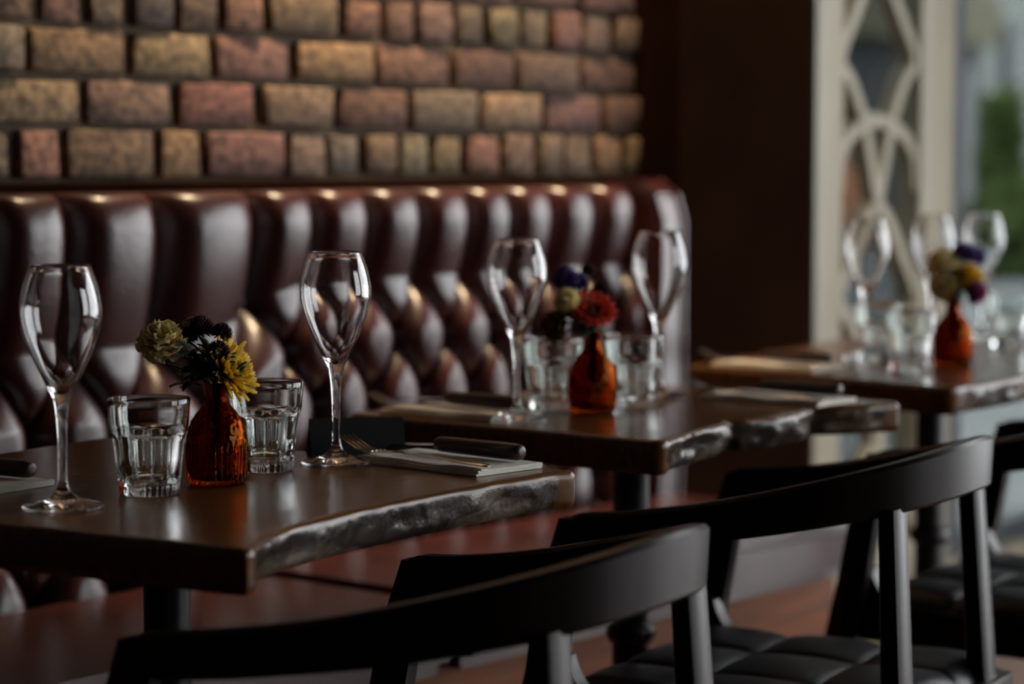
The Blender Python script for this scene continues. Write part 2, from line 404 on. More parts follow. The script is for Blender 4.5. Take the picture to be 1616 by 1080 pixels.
# hedge and climbing plant
def foliage(n, sx, sy, sz, size, seed):
    rnd = random.Random(seed); bm = bmesh.new()
    for _ in range(n):
        th = rnd.uniform(0, 2 * PI); ph = math.acos(rnd.uniform(-1, 1)); r = rnd.uniform(.65, 1)
        p = Vector((sx * r * math.sin(ph) * math.cos(th), sy * r * math.sin(ph) * math.sin(th), sz * (1 + r * math.cos(ph))))
        d = Vector((rnd.uniform(-1, 1), rnd.uniform(-1, 1), rnd.uniform(-.6, 1))).normalized(); s = d.cross(Vector((rnd.random(), rnd.random(), rnd.random()))).normalized()
        L = size * rnd.uniform(.6, 1.3)
        bm.faces.new([bm.verts.new(p), bm.verts.new(p + d * L * .5 + s * L * .3), bm.verts.new(p + d * L), bm.verts.new(p + d * L * .5 - s * L * .3)])
    return bm
HEDGE = add_noise(mat('hedge_green', (.07, .11, .025), .7), (.13, .18, .05), (2, 2, 2))
for (px, dd, sx, sz, lab) in ((1604, 22, .42, .40, 'low green bush growing outside the window'), (1582, 24, .13, .86, 'tall narrow green shrub against the pale building outside')):
    p = atD(px, 250, dd)
    t = thing('bush', lab, 'bush', (p.x, p.y, -.02))
    obj('foliage', foliage(1500, sx, sx * .8, sz, .22, int(px)), HEDGE, t, smooth=False)
    obj('stem', sweep(bmesh.new(), [(0, 0, 0), (.02, 0, sz * .5), (0, .02, sz * 1.3)], [.06, .05, .03]), mat('bark_brown', (.08, .05, .03), .8) if 'bark_brown' not in bpy.data.materials else bpy.data.materials['bark_brown'], t)

# ---------------------------------------------------------------- banquette
cols = [2.0, 2.133, 2.30, 2.499, 2.619, 2.74, 2.86, 2.976, 3.08, 3.188, 3.307, 3.42, 3.54]
while cols[0] > -1.3: cols.insert(0, cols[0] - .15)
def uu(x):
    for i in range(len(cols) - 1):
        if x <= cols[i + 1]: return i + (x - cols[i]) / (cols[i + 1] - cols[i])
    return len(cols) - 1
def colx(u):
    i = max(0, min(len(cols) - 2, int(math.floor(u)))); return cols[i] + (u - i) * (cols[i + 1] - cols[i])
BX0, BX1, BT = -1.1, 3.455, 1.032
bq = thing('banquette', 'long oxblood leather banquette with deep buttoned back under the brick wall', 'banquette', (1.2, 2.4, 0))
def local(p): return Vector(p) - Vector((1.2, 2.4, 0))
ROW0, RH = .895, .094
def gx(x):                # the tufts are larger at the near end of the bench
    t = max(0, min(1, (2.62 - x) / .3)); return 1 + .55 * t * t * (3 - 2 * t)
def rowz(x, r): g = gx(x); return BT - (BT - ROW0) * g - RH * r * math.sqrt(g)
def tuft(x, z):           # 0 in the pleats, 1 on the puffs
    u = uu(x); g = gx(x); v = (rowz(x, 0) - z) / (RH * math.sqrt(g))
    def pl(q, k): return .86 * (1 - (1 - q) ** k) + .14 * q
    if v >= 0: return pl(math.sqrt(abs(math.sin(PI * (u - v / 2)) * math.sin(PI * (u + v / 2)))), 2.2) * (.70 + .30 * min(1, v * 1.2))
    e = max(0, 1 + v * .8)
    tt = (BT - z) / (BT - rowz(x, 0))      # the channels fall back towards the first row of buttons
    return pl(abs(math.sin(PI * u)), 2.2 * e + 3.0 * (1 - e)) * (1 - .30 * max(0, tt - .25) ** 2 / .5625)
def backpt(x, z):
    s = tuft(x, z)
    dep = .078
    y = 2.61 - dep * (gx(x) ** .5) * s - .016
    e = (BT - z) / .055                  # rolls over at the top
    if e < 1:
        e = max(0, e); y += .030 * (1 - math.sqrt(1 - (1 - e) ** 2))
    return local((x, y, z))
bm = bmesh.new(); NX, NZ = 1150, 120; Z0 = .44
# finer columns where the camera looks
xs = [BX0 + (1.4 - BX0) * i / 200 for i in range(200)] + [1.4 + (3.44 - 1.4) * i / 560 for i in range(561)]
zs = [Z0 + (BT - Z0) * j / 118 for j in range(119)]
grid = [[bm.verts.new(backpt(x, z)) for z in zs] for x in xs]
for a, b in zip(grid, grid[1:]):
    for j in range(len(zs) - 1): bm.faces.new((a[j], b[j], b[j + 1], a[j + 1]))
# top and rear
tr = [bm.verts.new(local((x, 2.682, BT))) for x in xs]
for i in range(len(xs) - 1): bm.faces.new((grid[i][-1], grid[i + 1][-1], tr[i + 1], tr[i]))
o = obj('backrest', bm, LEATHER, bq)
for m_ in list(o.modifiers): o.modifiers.remove(m_)
obj('back_board', B(local((BX0, 2.61, .02)), local((BX1 - .02, 2.68, BT - .01))), BLACKWOOD, bq, smooth=False)
bm = bmesh.new()
prism(bm, [(2.63, .42), (2.50, .42), (2.49, .6), (2.49, .97), (2.505, 1.015), (2.54, 1.038), (2.60, 1.040), (2.68, 1.036), (2.68, .42)], 'x', 3.43, 3.50)
bmesh.ops.translate(bm, verts=bm.verts, vec=-Vector((1.2, 2.4, 0)))
bmesh.ops.bevel(bm, geom=[e for e in bm.edges], offset=.006, segments=2, affect='EDGES')
obj('end_panel', bm, LEATHER, bq)
nb = 0
for r in range(6):
    for i in range(len(cols)):
        x = colx(i + (.5 if r % 2 else 0)); zz = rowz(x, r)
        if zz < .5: continue
        if x < 1.55 or x > 3.40 or nb >= 98: continue
        b_ = bmesh.new(); bmesh.ops.create_uvsphere(b_, u_segments=12, v_segments=8, radius=.011)
        bmesh.ops.scale(b_, vec=(1, .5, 1), verts=b_.verts); bmesh.ops.translate(b_, verts=b_.verts, vec=local((x, 2.580, zz)))
        obj('button', b_, LEATHER, bq); nb += 1
# seat cushions with a soft crowned top
seams = [BX0, -.3, .5, 1.35, 2.44, 3.50]
for x0, x1 in zip(seams, seams[1:]):
    b_ = B(local((x0 + .002, 2.10, .385)), local((x1 - .002, 2.53, .485)))
    bmesh.ops.bevel(b_, geom=b_.edges[:], offset=.022, segments=4, affect='EDGES')
    obj('seat_cushion', b_, LEATHER, bq)
obj('base', B(local((BX0, 2.16, 0)), local((3.48, 2.60, .386)), .003), OAKBASE, bq, label='warm oak base board')

# ---------------------------------------------------------------- tables
def table(edge, rear, h, label, amp, seed, rough_lumps=0):
    """edge: live-edge points (front left to front right) on the top; rear: back right, back left"""
    rnd = random.Random(seed)
    E = catmull([Vector((p.x, p.y, 0)) for p in edge], 14)
    c = sum((Vector((p.x, p.y, 0)) for p in (edge[0], edge[-1], *rear)), Vector()) / 4
    br, blf = [Vector((p.x, p.y, 0)) for p in rear]
    t = thing('restaurant_table', label, 'table', (c.x, c.y, 0))
    def seg(a, b, n): return [a.lerp(b, i / n) for i in range(n)]
    def resample(P, step):
        L = [0]
        for a, b in zip(P, P[1:]): L.append(L[-1] + (b - a).length)
        m_ = max(2, round(L[-1] / step)); out = []; k = 0
        for i in range(m_ + 1):
            d = L[-1] * i / m_
            while k < len(P) - 2 and L[k + 1] < d: k += 1
            out.append(P[k].lerp(P[k + 1], min(1, (d - L[k]) / max(1e-9, L[k + 1] - L[k]))))
        return out
    def corner(a, c_, b, r=.014):            # rounded corner from the side a-c to the side c-b
        p, q = c_ + (a - c_).normalized() * r, c_ + (b - c_).normalized() * r
        return [p.lerp(c_, t).lerp(c_.lerp(q, t), t) for t in (.0, .25, .5, .75, 1)]
    def trim(P, r=.020):
        return [p for p in P if (p - P[0]).length > r * 1.25 and (p - P[-1]).length > r * 1.25]
    E = resample(E, .0075); A_, B_ = E[0], E[-1]; a2, b2 = E[3], E[-4]
    E = trim(E)
    sides = [trim(resample([B_, br], .03)), trim(resample([br, blf], .03)), trim(resample([blf, A_], .03))]
    loop = E + corner(b2, B_, br) + sides[0] + corner(B_, br, blf) + sides[1] + corner(br, blf, A_) + sides[2] + corner(blf, A_, a2, .023)
    # rounded corners come from a short smoothing pass away from the live edge
    n = len(loop); nE = len(E)
    th = .041
    prof = [(-.009, 0), (-.0058, -.0006), (-.0032, -.0019), (-.0012, -.0040), (-.0003, -.0064)] + [(0, -.0064 - (th - .011) * k / 9) for k in range(1, 9)] + [(-.001, -th + .0045), (-.004, -th)]
    bm = bmesh.new(); rings = []
    cen = c
    for (off, dz) in prof:
        ring = []
        for i, p in enumerate(loop):
            a, b = loop[i - 1], loop[(i + 1) % n]; d = (b - a).normalized(); nrm = Vector((d.y, -d.x, 0))
            o_ = off; f = -dz / th
            if i < nE:
                q = Vector((p.x * 26, p.y * 26, dz * 30 + seed))
                lum = noise.noise(q) * amp + noise.noise(q * 2.7) * amp * .45
                fade = min(1, f * 2.2) * min(1, (1 - f) * 3 + .35) * min(1, i / 5, (nE - 1 - i) / 5)
                o_ += (lum - amp * .25) * fade - .010 * f * f
                if rough_lumps: o_ += max(0, noise.noise(Vector((p.x * 14 + seed, p.y * 14, dz * 9)))) * rough_lumps * fade
            ring.append(bm.verts.new(p + nrm * o_ + Vector((0, 0, h + dz)) - cen))
        rings.append(ring)
    for a, b in zip(rings, rings[1:]):
        for i in range(n): bm.faces.new((a[i], a[(i + 1) % n], b[(i + 1) % n], b[i]))
    for ring, up_ in ((rings[0], 1), (rings[-1], -1)):
        hub_ = bm.verts.new((0, 0, ring[0].co.z))
        for i in range(n): bm.faces.new((ring[i], ring[(i + 1) % n], hub_) if up_ > 0 else (ring[(i + 1) % n], ring[i], hub_))
    bm.normal_update()
    top = obj('tabletop', bm, WOODTOP, t)
    top.data.materials.append(LIVE)
    for p in top.data.polygons:
        if len(p.vertices) == 3: p.use_smooth = False
    # the bark side of the slab carries its own look
    k = 0
    for r in range(len(prof) - 1):
        for i in range(n):
            if i < nE - 1 and r >= 4: top.data.polygons[k].material_index = 1
            k += 1
    zb = h - th
    b_ = lathe(bmesh.new(), [(0, zb), (.024, zb), (.024, .52), (.024, .47), (.031, .465), (.034, .455), (.031, .445), (.025, .44), (.025, .10), (.04, .06), (.05, .045), (0, .045)], 24)
    obj('pedestal', b_, BLACKMETAL, t)
    obj('mounting_plate', B((-.12, -.12, zb - .012), (.12, .12, zb), .002), BLACKMETAL, t)
    obj('foot_plate', lathe(bmesh.new(), [(0, 0), (.15, 0), (.15, .008), (.06, .03), (.04, .05), (0, .05)], 40), BLACKMETAL, t)
    return t
TH = .754
e1 = [at(x, y, TH) for x, y in ((397, 868), (410, 856), (436, 842), (488, 825), (558, 807), (646, 788), (740, 770), (830, 754), (895, 743), (916, 741))]
t1 = table(e1, (Vector((1.875, 2.165, 0)), Vector((1.305, 2.075, 0))), TH, 'nearest dark wood table with a live bark edge, tumblers and yellow flowers on it', .0042, 3)
e2 = [Vector((x, y, 0)) for x, y in ((2.25, 1.63), (2.33, 1.652), (2.41, 1.672), (2.462, 1.683), (2.487, 1.702), (2.512, 1.686), (2.56, 1.678), (2.63, 1.686), (2.68, 1.696), (2.706, 1.716), (2.732, 1.693), (2.77, 1.668), (2.81, 1.658), (2.832, 1.652))]
t2 = table(e2, (Vector((2.83, 2.15, 0)), Vector((2.25, 2.13, 0))), TH, 'middle dark wood table with a lumpy live edge and orange-red flowers', .010, 8, .012)
p3 = at(1500, 612, TH)
e3 = [p3, Vector((3.2, 1.70, 0)), Vector((3.4, 1.715, 0)), Vector((3.6, 1.70, 0)), Vector((3.8, 1.72, 0)), Vector((3.95, 1.73, 0))]
t3 = table(e3, (Vector((3.97, 2.36, 0)), Vector((3.12, 2.215, 0))), TH, 'far dark wood table beside the window with magenta and yellow flowers', .006, 15)

# ---------------------------------------------------------------- chairs
def make_chair():
    ch = thing('dining_chair', 'x', 'chair', group='black curved-back dining chairs')
    a, b, fr, n, za, zc, ha, hc, flare, pw = .221, .255, .16, 2.3, .678, .762, .040, .061, -.1, .975
    N = 14; X = []; Y = []
    for i in range(N): X.append(-a); Y.append(fr * (1 - i / N))
    for i in range(61):
        t = -PI / 2 + PI * i / 60
        X.append(a * math.copysign(abs(math.sin(t)) ** (2 / n), math.sin(t))); Y.append(-b * abs(math.cos(t)) ** (2 / n))
    for i in range(N): X.append(a); Y.append(fr * (i + 1) / N)
    X = [x * (1 - flare * min(1, max(0, y / fr))) for x, y in zip(X, Y)]
    L = [0]
    for i in range(1, len(X)): L.append(L[-1] + math.hypot(X[i] - X[i - 1], Y[i] - Y[i - 1]))
    bm = bmesh.new(); rings = []; pts = []
    for i in range(len(X)):
        u = 1 - abs(2 * L[i] / L[-1] - 1); w = u ** pw; w = w * w * (3 - 2 * w)
        zt = za + (zc - za) * w; hh = ha + (hc - ha) * w; zb_ = zt - hh
        j, k = max(0, i - 1), min(len(X) - 1, i + 1); d = Vector((X[k] - X[j], Y[k] - Y[j], 0)).normalized(); s = Vector((d.y, -d.x, 0))  # outward for this winding
        if s.dot(Vector((X[i], Y[i] - .02, 0))) < 0: s = -s
        T = .024 - .004 * w; p = Vector((X[i], Y[i], 0)); lean = -.003 * w
        endr = min(i, len(X) - 1 - i)
        dd_ = min(1, endr * .0125 / .030); zt2 = zt - .022 * (1 - math.sqrt(1 - (1 - dd_) ** 2))
        sec = [(lean, zb_ + .004), (0.0, zt2 - .004), (-.004, zt2), (-T + .004, zt2), (-T, zt2 - .004), (-T + lean, zb_ + .004), (-T + .004 + lean, zb_), (-.004 + lean, zb_)]
        rings.append([bm.verts.new(p + s * o_ + Vector((0, 0, z_))) for o_, z_ in sec]); pts.append((X[i], Y[i], zt, zb_, s))
    for r0, r1 in zip(rings, rings[1:]):
        for j in range(8): bm.faces.new((r0[j], r0[(j + 1) % 8], r1[(j + 1) % 8], r1[j]))
    bm.faces.new(rings[0]); bm.faces.new(rings[-1][::-1])
    obj('curved_back_rail', bm, BLACKWOOD, ch)
    def taper(nm, P, secs):
        """P centres, secs (wx, wy) sections: a squared bar"""
        bm = bmesh.new(); R_ = []
        for p, (wx, wy) in zip(P, secs):
            c_ = .22
            q = [(-1, -1 + c_), (-1 + c_, -1), (1 - c_, -1), (1, -1 + c_), (1, 1 - c_), (1 - c_, 1), (-1 + c_, 1), (-1, 1 - c_)]
            R_.append([bm.verts.new((p[0] + wx / 2 * x, p[1] + wy / 2 * y, p[2])) for x, y in q])
        for r0, r1 in zip(R_, R_[1:]):
            for j in range(8): bm.faces.new((r0[j], r0[(j + 1) % 8], r1[(j + 1) % 8], r1[j]))
        bm.faces.new(R_[0]); bm.faces.new(R_[-1][::-1])
        return obj(nm, bm, BLACKWOOD, ch)
    for sx in (-1, 1):
        taper('front_leg', [(sx * .232, .138, .672), (sx * .230, .165, .60), (sx * .226, .185, .49), (sx * .224, .20, .42), (sx * .230, .235, .2), (sx * .236, .255, 0)],
              [(.024, .046), (.025, .040), (.028, .044), (.030, .048), (.028, .038), (.024, .028)])
        xr = .135
        yr = min(pts, key=lambda p: abs(p[0] - sx * xr) + (10 if p[1] > -.1 else 0))
        taper('back_leg', [(sx * xr, yr[1] + .013, yr[3] + .006), (sx * (xr + .01), yr[1] + .000, .46), (sx * (xr + .02), yr[1] - .04, .2), (sx * (xr + .03), yr[1] - .085, 0)],
              [(.040, .022), (.043, .026), (.036, .026), (.028, .024)])
        # side rail that sweeps up into the front leg
        poly = [(-.215, .405), (.195, .405), (.195, .52)]
        for k in range(1, 9):
            th = PI / 2 * k / 8; poly.append((.103 + .062 * math.cos(th), .52 - .066 * math.sin(th)))
        poly += [(-.215, .452)]
        bm = prism(bmesh.new(), poly, 'x', sx * .205 - .012 * 1, sx * .205 + .012)
        obj('side_rail', bm, BLACKWOOD, ch)
    obj('front_rail', B((-.2, .165, .405), (.2, .19, .455), .004), BLACKWOOD, ch)
    obj('rear_rail', B((-.2, -.235, .41), (.2, -.21, .455), .004), BLACKWOOD, ch)
    # quilted seat pad: puffs between crossing seams
    bm = bmesh.new(); n_ = 60; g = []
    for i in range(n_ + 1):
        row = []
        for j in range(n_ + 1):
            x = -.205 + .41 * i / n_; y = -.215 + .40 * j / n_
            u, v = 3 * i / n_, 3 * j / n_
            hq = (abs(math.sin(PI * u)) * abs(math.sin(PI * v))) ** .35 * .012
            ed = min(i, n_ - i, j, n_ - j) / 5
            dz = -.02 * (1 - min(1, ed)) ** 2
            row.append(bm.verts.new((x, y, .470 + hq + dz)))
        g.append(row)
    for i in range(n_):
        for j in range(n_): bm.faces.new((g[i][j], g[i + 1][j], g[i + 1][j + 1], g[i][j + 1]))
    rim = [g[i][0] for i in range(n_)] + [g[n_][j] for j in range(n_)] + [g[n_ - i][n_] for i in range(n_)] + [g[0][n_ - j] for j in range(n_)]
    lo = [bm.verts.new((v.co.x * .99, v.co.y * .99, .435)) for v in rim]
    for i in range(len(rim)): bm.faces.new((rim[i], rim[(i + 1) % len(rim)], lo[(i + 1) % len(rim)], lo[i]))
    bm.faces.new(lo)
    obj('seat', bm, BLACKLEATHER, ch, label='quilted black leather seat pad')
    return ch
ch = make_chair(); used = []
place(ch, used, (1.622, 1.439, 0), .188, 'nearest black curved-back chair, tucked under the nearest table')
place(ch, used, (2.402, 1.577, 0), .18, 'black curved-back chair with quilted seat at the middle table')
place(ch, used, (3.135, 1.60, 0), .10, 'black chair at the far table, cut off by the right edge of the photo')

# ---------------------------------------------------------------- glasses
def wine_glass():
    t = thing('wine_glass', 'x', 'glass', group='tulip-shaped stemmed wine glasses')
    H = .227
    outer = [(.0, 0), (.034, 0), (.0375, .0008), (.0385, .0018), (.037, .0032), (.028, .0055), (.016, .009), (.0085, .0145), (.0052, .022), (.0044, .035), (.0043, .055), (.0048, .075), (.0060, .090), (.0078, .100), (.0105, .1075), (.0145, .1155), (.0205, .1275), (.0275, .143), (.0335, .158), (.0370, .1715), (.0383, .183), (.0375, .194), (.0345, .208), (.0305, .2195), (.0278, H)]
    inner = [(.0268, H + .0004), (.0262, H - .0008), (.0293, .219), (.0333, .2075), (.0363, .194), (.0371, .183), (.0358, .1718), (.0322, .1585), (.0262, .144), (.0190, .129), (.0125, .1185), (.0070, .1115), (.0025, .1085), (0, .108)]
    P = catmull([Vector((r, z, 0)) for r, z in outer], 3); prof = [(max(0, v.x), max(0, v.y)) for v in P]
    Q = catmull([Vector((r, z, 0)) for r, z in inner], 3); prof += [(max(0, v.x), v.y) for v in Q[:-1]] + [(0, .108)]
    prof[0] = (0, 0)
    lathe_bm = lathe(bmesh.new(), prof, 64)
    o = tag_part = obj('glass_body', lathe_bm, GLASS, t)
    o.modifiers.clear()
    return t
def tumbler():
    t = thing('water_tumbler', 'x', 'glass', group='fluted water tumblers')
    H = .0935
    outer = [(0, .0016), (.024, .0010), (.0275, 0), (.0292, .0015), (.0297, .006), (.0300, .0095), (.0296, .0110), (.0303, .013), (.0318, .028), (.0334, .043), (.0348, .054), (.0358, .0585), (.0374, .0615), (.0384, .066), (.0392, .075), (.0402, .087), (.0408, H - .001), (.0404, H)]
    inner = [(.0396, H), (.0390, H - .0015), (.0382, .084), (.0372, .070), (.0356, .060), (.0330, .052), (.0308, .036), (.0290, .022), (.0262, .0165), (.018, .0145), (0, .0140)]
    prof = outer + inner; no_ = len(outer)
    def mod(i, r, z, t):
        if i < no_ and .0115 < z < .0600:
            k = abs(math.cos(6 * t)) ; amt = min(1, (z - .0115) / .004)
            top = .0500 + .0070 * k ** .42
            if z > top: amt *= max(0, 1 - (z - top) / .003)
            return r - .0030 * k ** .6 * amt, z
        if i < no_ and z <= .0115: return r * (1 - .006 * abs(math.sin(20 * t))), z
        return r, z
    # add rings so that the arches at the top of the flutes are crisp
    fine = []
    for (r0, z0), (r1, z1) in zip(prof, prof[1:]):
        k = 6 if (.0105 < min(z0, z1) and max(z0, z1) < .063 and len(fine) < 200 and abs(r0 - r1) < .004 and (r0, z0) in outer and (r1, z1) in outer) else 1
        for q in range(k): fine.append((r0 + (r1 - r0) * q / k, z0 + (z1 - z0) * q / k))
    cut = len([p for p in fine]) ; fine.append(prof[-1])
    idx = fine.index(inner[0]); 
    def mod2(i, r, z, t): return mod(0 if i < idx else 10 ** 6, r, z, t)
    o = obj('glass_body', lathe(bmesh.new(), fine, 120, mod2), GLASS2, t); o.modifiers.clear()
    md = o.modifiers.new('edge', 'EDGE_SPLIT'); md.split_angle = math.radians(45)
    return t
T1z = T2z = T3z = TH
wg = wine_glass(); used = []
for (x, y), lab in (((100, 802), 'leftmost wine glass, standing at the left of the nearest table'),
                    ((531, 732), 'wine glass beside the black tent card and cutlery on the nearest table'),
                    ((816, 664), 'wine glass at the near left of the middle table, left of the orange-red flowers'),
                    ((1040, 628), 'wine glass on the middle table, right of the orange-red flowers'),
                    ((1366, 566), 'leftmost wine glass on the far table in front of the fretwork panel')):
    p = at(x, y, TH); place(wg, used, p, random.uniform(0, 6), lab)
for (px, D, lab) in ((1470, 4.22, 'centre wine glass of the three on the far table, just left of its flowers'), (1550, 4.36, 'rightmost wine glass on the far table against the bright window')):
    q = atD(px, 540, D); yy = 250 + (EYE - TH) * 3826 / D; place(wg, used, at(px, yy, TH), 0, lab)
tb = tumbler(); used = []
for (x, y), lab in (((236, 779), 'fluted tumbler left of the amber flower vase on the nearest table'),
                    ((419, 742), 'fluted tumbler behind the amber flower vase on the nearest table'),
                    ((872, 645), 'fluted tumbler left of the amber vase on the middle table'),
                    ((1000, 640), 'fluted tumbler right of the amber vase on the middle table'),
                    ((1384, 569), 'leftmost fluted tumbler on the far table'),
                    ((1436, 585), 'fluted tumbler next to the amber vase on the far table'),
                    ((1592, 548), 'rightmost fluted tumbler on the far table, at the right photo edge')):
    p = at(x, y, TH); place(tb, used, p, random.uniform(0, .6), lab)

# ---------------------------------------------------------------- vases
def vase():
    t = thing('bud_vase', 'x', 'vase', group='amber glass bud vases')
    prof = [(0, .0015), (.022, .0010), (.0265, 0), (.0285, .003), (.0290, .008), (.0298, .020), (.0303, .034), (.0300, .046), (.0288, .0545), (.0255, .064), (.0205, .0715), (.0150, .0780), (.0115, .0840), (.0105, .0920), (.0112, .0990), (.0130, .1030), (.0128, .1050),
            (.0105, .1045), (.0090, .0990), (.0082, .0910), (.0092, .0835), (.0125, .0765), (.0185, .0695), (.0232, .0625), (.0264, .0535), (.0275, .0450), (.0278, .0330), (.0272, .0200), (.0262, .0090), (.0220, .0060), (0, .0055)]
    def mod(i, r, z, t):
        if i < 17 and .002 < z < .046: return r + .0011 * math.cos(30 * t) * min(1, (z - .002) / .005) * min(1, (.046 - z) / .006), z
        if i < 17 and z >= .046 and z < .08: return r + .0009 * math.cos(10 * t + z * 300) * math.sin(z * 420), z
        return r, z
    fine = []
    for (r0, z0), (r1, z1) in zip(prof, prof[1:]):
        for q in range(3): fine.append((r0 + (r1 - r0) * q / 3, z0 + (z1 - z0) * q / 3))
    fine.append(prof[-1])
    o = obj('vase_body', lathe(bmesh.new(), fine, 180, lambda i, r, z, t: mod(i // 3, r, z, t)), AMBER, t); o.modifiers.clear()
    return t
vs = vase(); used = []
VP = []
for (x, y), lab in (((343, 764), 'amber ribbed glass vase holding the yellow and burgundy flowers on the nearest table'),
                    ((935, 652), 'amber glass vase holding the orange-red flower on the middle table'),
                    ((1503, 577), 'amber glass vase holding the magenta and yellow flowers on the far table')):
    p = at(x, y, TH); VP.append(p); place(vs, used, p, random.uniform(0, 1), lab)

# ---------------------------------------------------------------- flowers
def frame(n):
    n = n.normalized(); a = n.cross(Vector((0, 0, 1)))
    if a.length < .1: a = n.cross(Vector((1, 0, 0)))
    a.normalize(); return a, n.cross(a), n
def petal_strip(bm, org, d, up, L, w, curl, cup=0, nseg=5, tip=.35, frill=0, rnd=random):
    d = d.normalized(); s = d.cross(up).normalized(); up = s.cross(d).normalized(); rows_ = []
    for i in range(nseg + 1):
        t = i / nseg; ww = w * (math.sin(PI * min(1, t * .82 + .12)) ** .7 if tip < .5 else (.35 + .65 * t))
        p = org + d * (L * t) + up * (curl * L * t * t)
        rowv = []
        for k in (-1, -.5, 0, .5, 1) if frill else (-1, 0, 1):
            e = up * (cup * w * k * k)
            if frill: e += up * rnd.uniform(-1, 1) * frill * t * t + d * rnd.uniform(-1, 1) * frill * t * t
            rowv.append(bm.verts.new(p + s * (ww * .5 * k) + e))
        rows_.append(rowv)
    for a, b in zip(rows_, rows_[1:]):
        for k in range(len(a) - 1): bm.faces.new((a[k], a[k + 1], b[k + 1], b[k]))
def thick(o, t=.0003):
    m = o.modifiers.new('thickness', 'SOLIDIFY'); m.thickness = t; m.offset = 0
def flower(kind, head, facing, size, m, vp, label, nm, seed, group=None, leaves=2, heart=None):
    """vp: base of the vase; the stem runs through its neck"""
    rnd = random.Random(seed)
    neck = vp + Vector((rnd.uniform(-.003, .003), rnd.uniform(-.003, .003), .104)); foot = vp + Vector((rnd.uniform(-.006, .006), rnd.uniform(-.006, .006), .02))
    t = thing(nm, label, 'flower', neck, group=group)
    a, b, n = frame(Vector(facing)); head = Vector(head) - neck; r = size / 2
    sh = bmesh.new(); base = head - n * r * .35
    mid = base * .55 + Vector((0, 0, .010)) - n * .006
    sweep(sh, catmull([foot - neck, Vector((0, 0, -.012)), Vector((0, 0, .004)), mid, base], 6), .0011 if kind != 'chrys' else .0015, 7)
    obj('stem', sh, STEM, t)
    bm = bmesh.new()
    if kind == 'chrys':
        for L_, (cnt, lift, ln) in enumerate(((24, .10, 1.0), (22, .38, .95), (18, .75, .8), (14, 1.25, .6), (8, 2.2, .4))):
            for k in range(cnt):
                th = 2 * PI * (k + .5 * (L_ % 2)) / cnt + rnd.uniform(-.1, .1); rad = a * math.cos(th) + b * math.sin(th)
                d = rad + n * lift * rnd.uniform(.7, 1.3)
                petal_strip(bm, head - n * r * .2 + rad * r * .08, d, n, r * ln * rnd.uniform(.9, 1.1), r * .30, rnd.uniform(.05, .3), .25)
    elif kind == 'pompom':
        cnt = 150
        for k in range(cnt):
            z_ = 1 - 1.75 * (k + .5) / cnt; q = math.sqrt(max(0, 1 - z_ * z_)); th = k * 2.39996
            d = a * (q * math.cos(th)) + b * (q * math.sin(th)) + n * z_
            petal_strip(bm, head + d * r * .30, d, n if abs(d.dot(n)) < .9 else a, r * .72, r * .22, .15, .3, 3)
    elif kind == 'carnation':
        for k in range(46):
            z_ = 1 - 1.35 * (k + .5) / 46; q = math.sqrt(max(0, 1 - z_ * z_)); th = k * 2.39996
            d = a * (q * math.cos(th)) + b * (q * math.sin(th)) + n * z_
            petal_strip(bm, head - n * r * .2 + d * r * .1, d, n if abs(d.dot(n)) < .9 else a, r * 1.02, r * 1.1, rnd.uniform(-.1, .2), .15, 6, .9, r * .13, rnd)
    elif kind == 'daisy':
        for L_, (cnt, lift, ln) in enumerate(((17, .12, 1.0), (15, .35, .85), (11, .8, .5))):
            for k in range(cnt):
                th = 2 * PI * (k + .5 * (L_ % 2)) / cnt; rad = a * math.cos(th) + b * math.sin(th)
                petal_strip(bm, head + rad * r * .12, rad + n * lift, n, r * ln, r * .36, .08, .15)
    o = obj('petals', bm, m, t); o.modifiers.clear(); thick(o)
    if kind in ('chrys', 'daisy'):
        hb = bmesh.new(); bmesh.ops.create_uvsphere(hb, u_segments=14, v_segments=8, radius=r * .24)
        bmesh.ops.translate(hb, verts=hb.verts, vec=head); obj('flower_heart', hb, heart or AXES, t)
    cb = bmesh.new(); sweep(cb, [base - n * r * .15, base + n * r * .05, head - n * r * .05], [.0014, r * .22, r * .36], 10); obj('calyx', cb, STEM, t)
    for k in range(leaves):
        lb = bmesh.new(); f = rnd.uniform(.25, .8); p = mid * f + Vector((0, 0, .012 * f)); th = rnd.uniform(0, 2 * PI)
        petal_strip(lb, p, Vector((math.cos(th), math.sin(th), rnd.uniform(.1, .9))), Vector((0, 0, 1)), rnd.uniform(.018, .032), rnd.uniform(.008, .014), -.3, .2, 6)
        lo_ = obj('leaf', lb, LEAF, t); lo_.modifiers.clear(); thick(lo_)
    return t
rt, upv, tow = R, Vector((0, 0, 1)), -F
D1 = (VP[0] - EYEP).dot(F)
v1 = VP[0]
flower('carnation', atD(256, 541, D1 - .01), upv * .75 + rt * .1 + tow * .5, .042, P_CREAM, v1, 'pale yellow carnation at the left of the near posy', 'carnation', 1)
flower('chrys', atD(364, 585, D1 + .0), rt * .75 + upv * .3 + tow * .3, .066, P_YEL, v1, 'golden yellow chrysanthemum at the right of the near posy', 'chrysanthemum', 2)
flower('chrys', atD(338, 562, D1 + .03), rt * .3 + upv * .8, .034, P_YEL, v1, 'small yellow chrysanthemum half hidden behind the burgundy flowers of the near posy', 'chrysanthemum', 12)
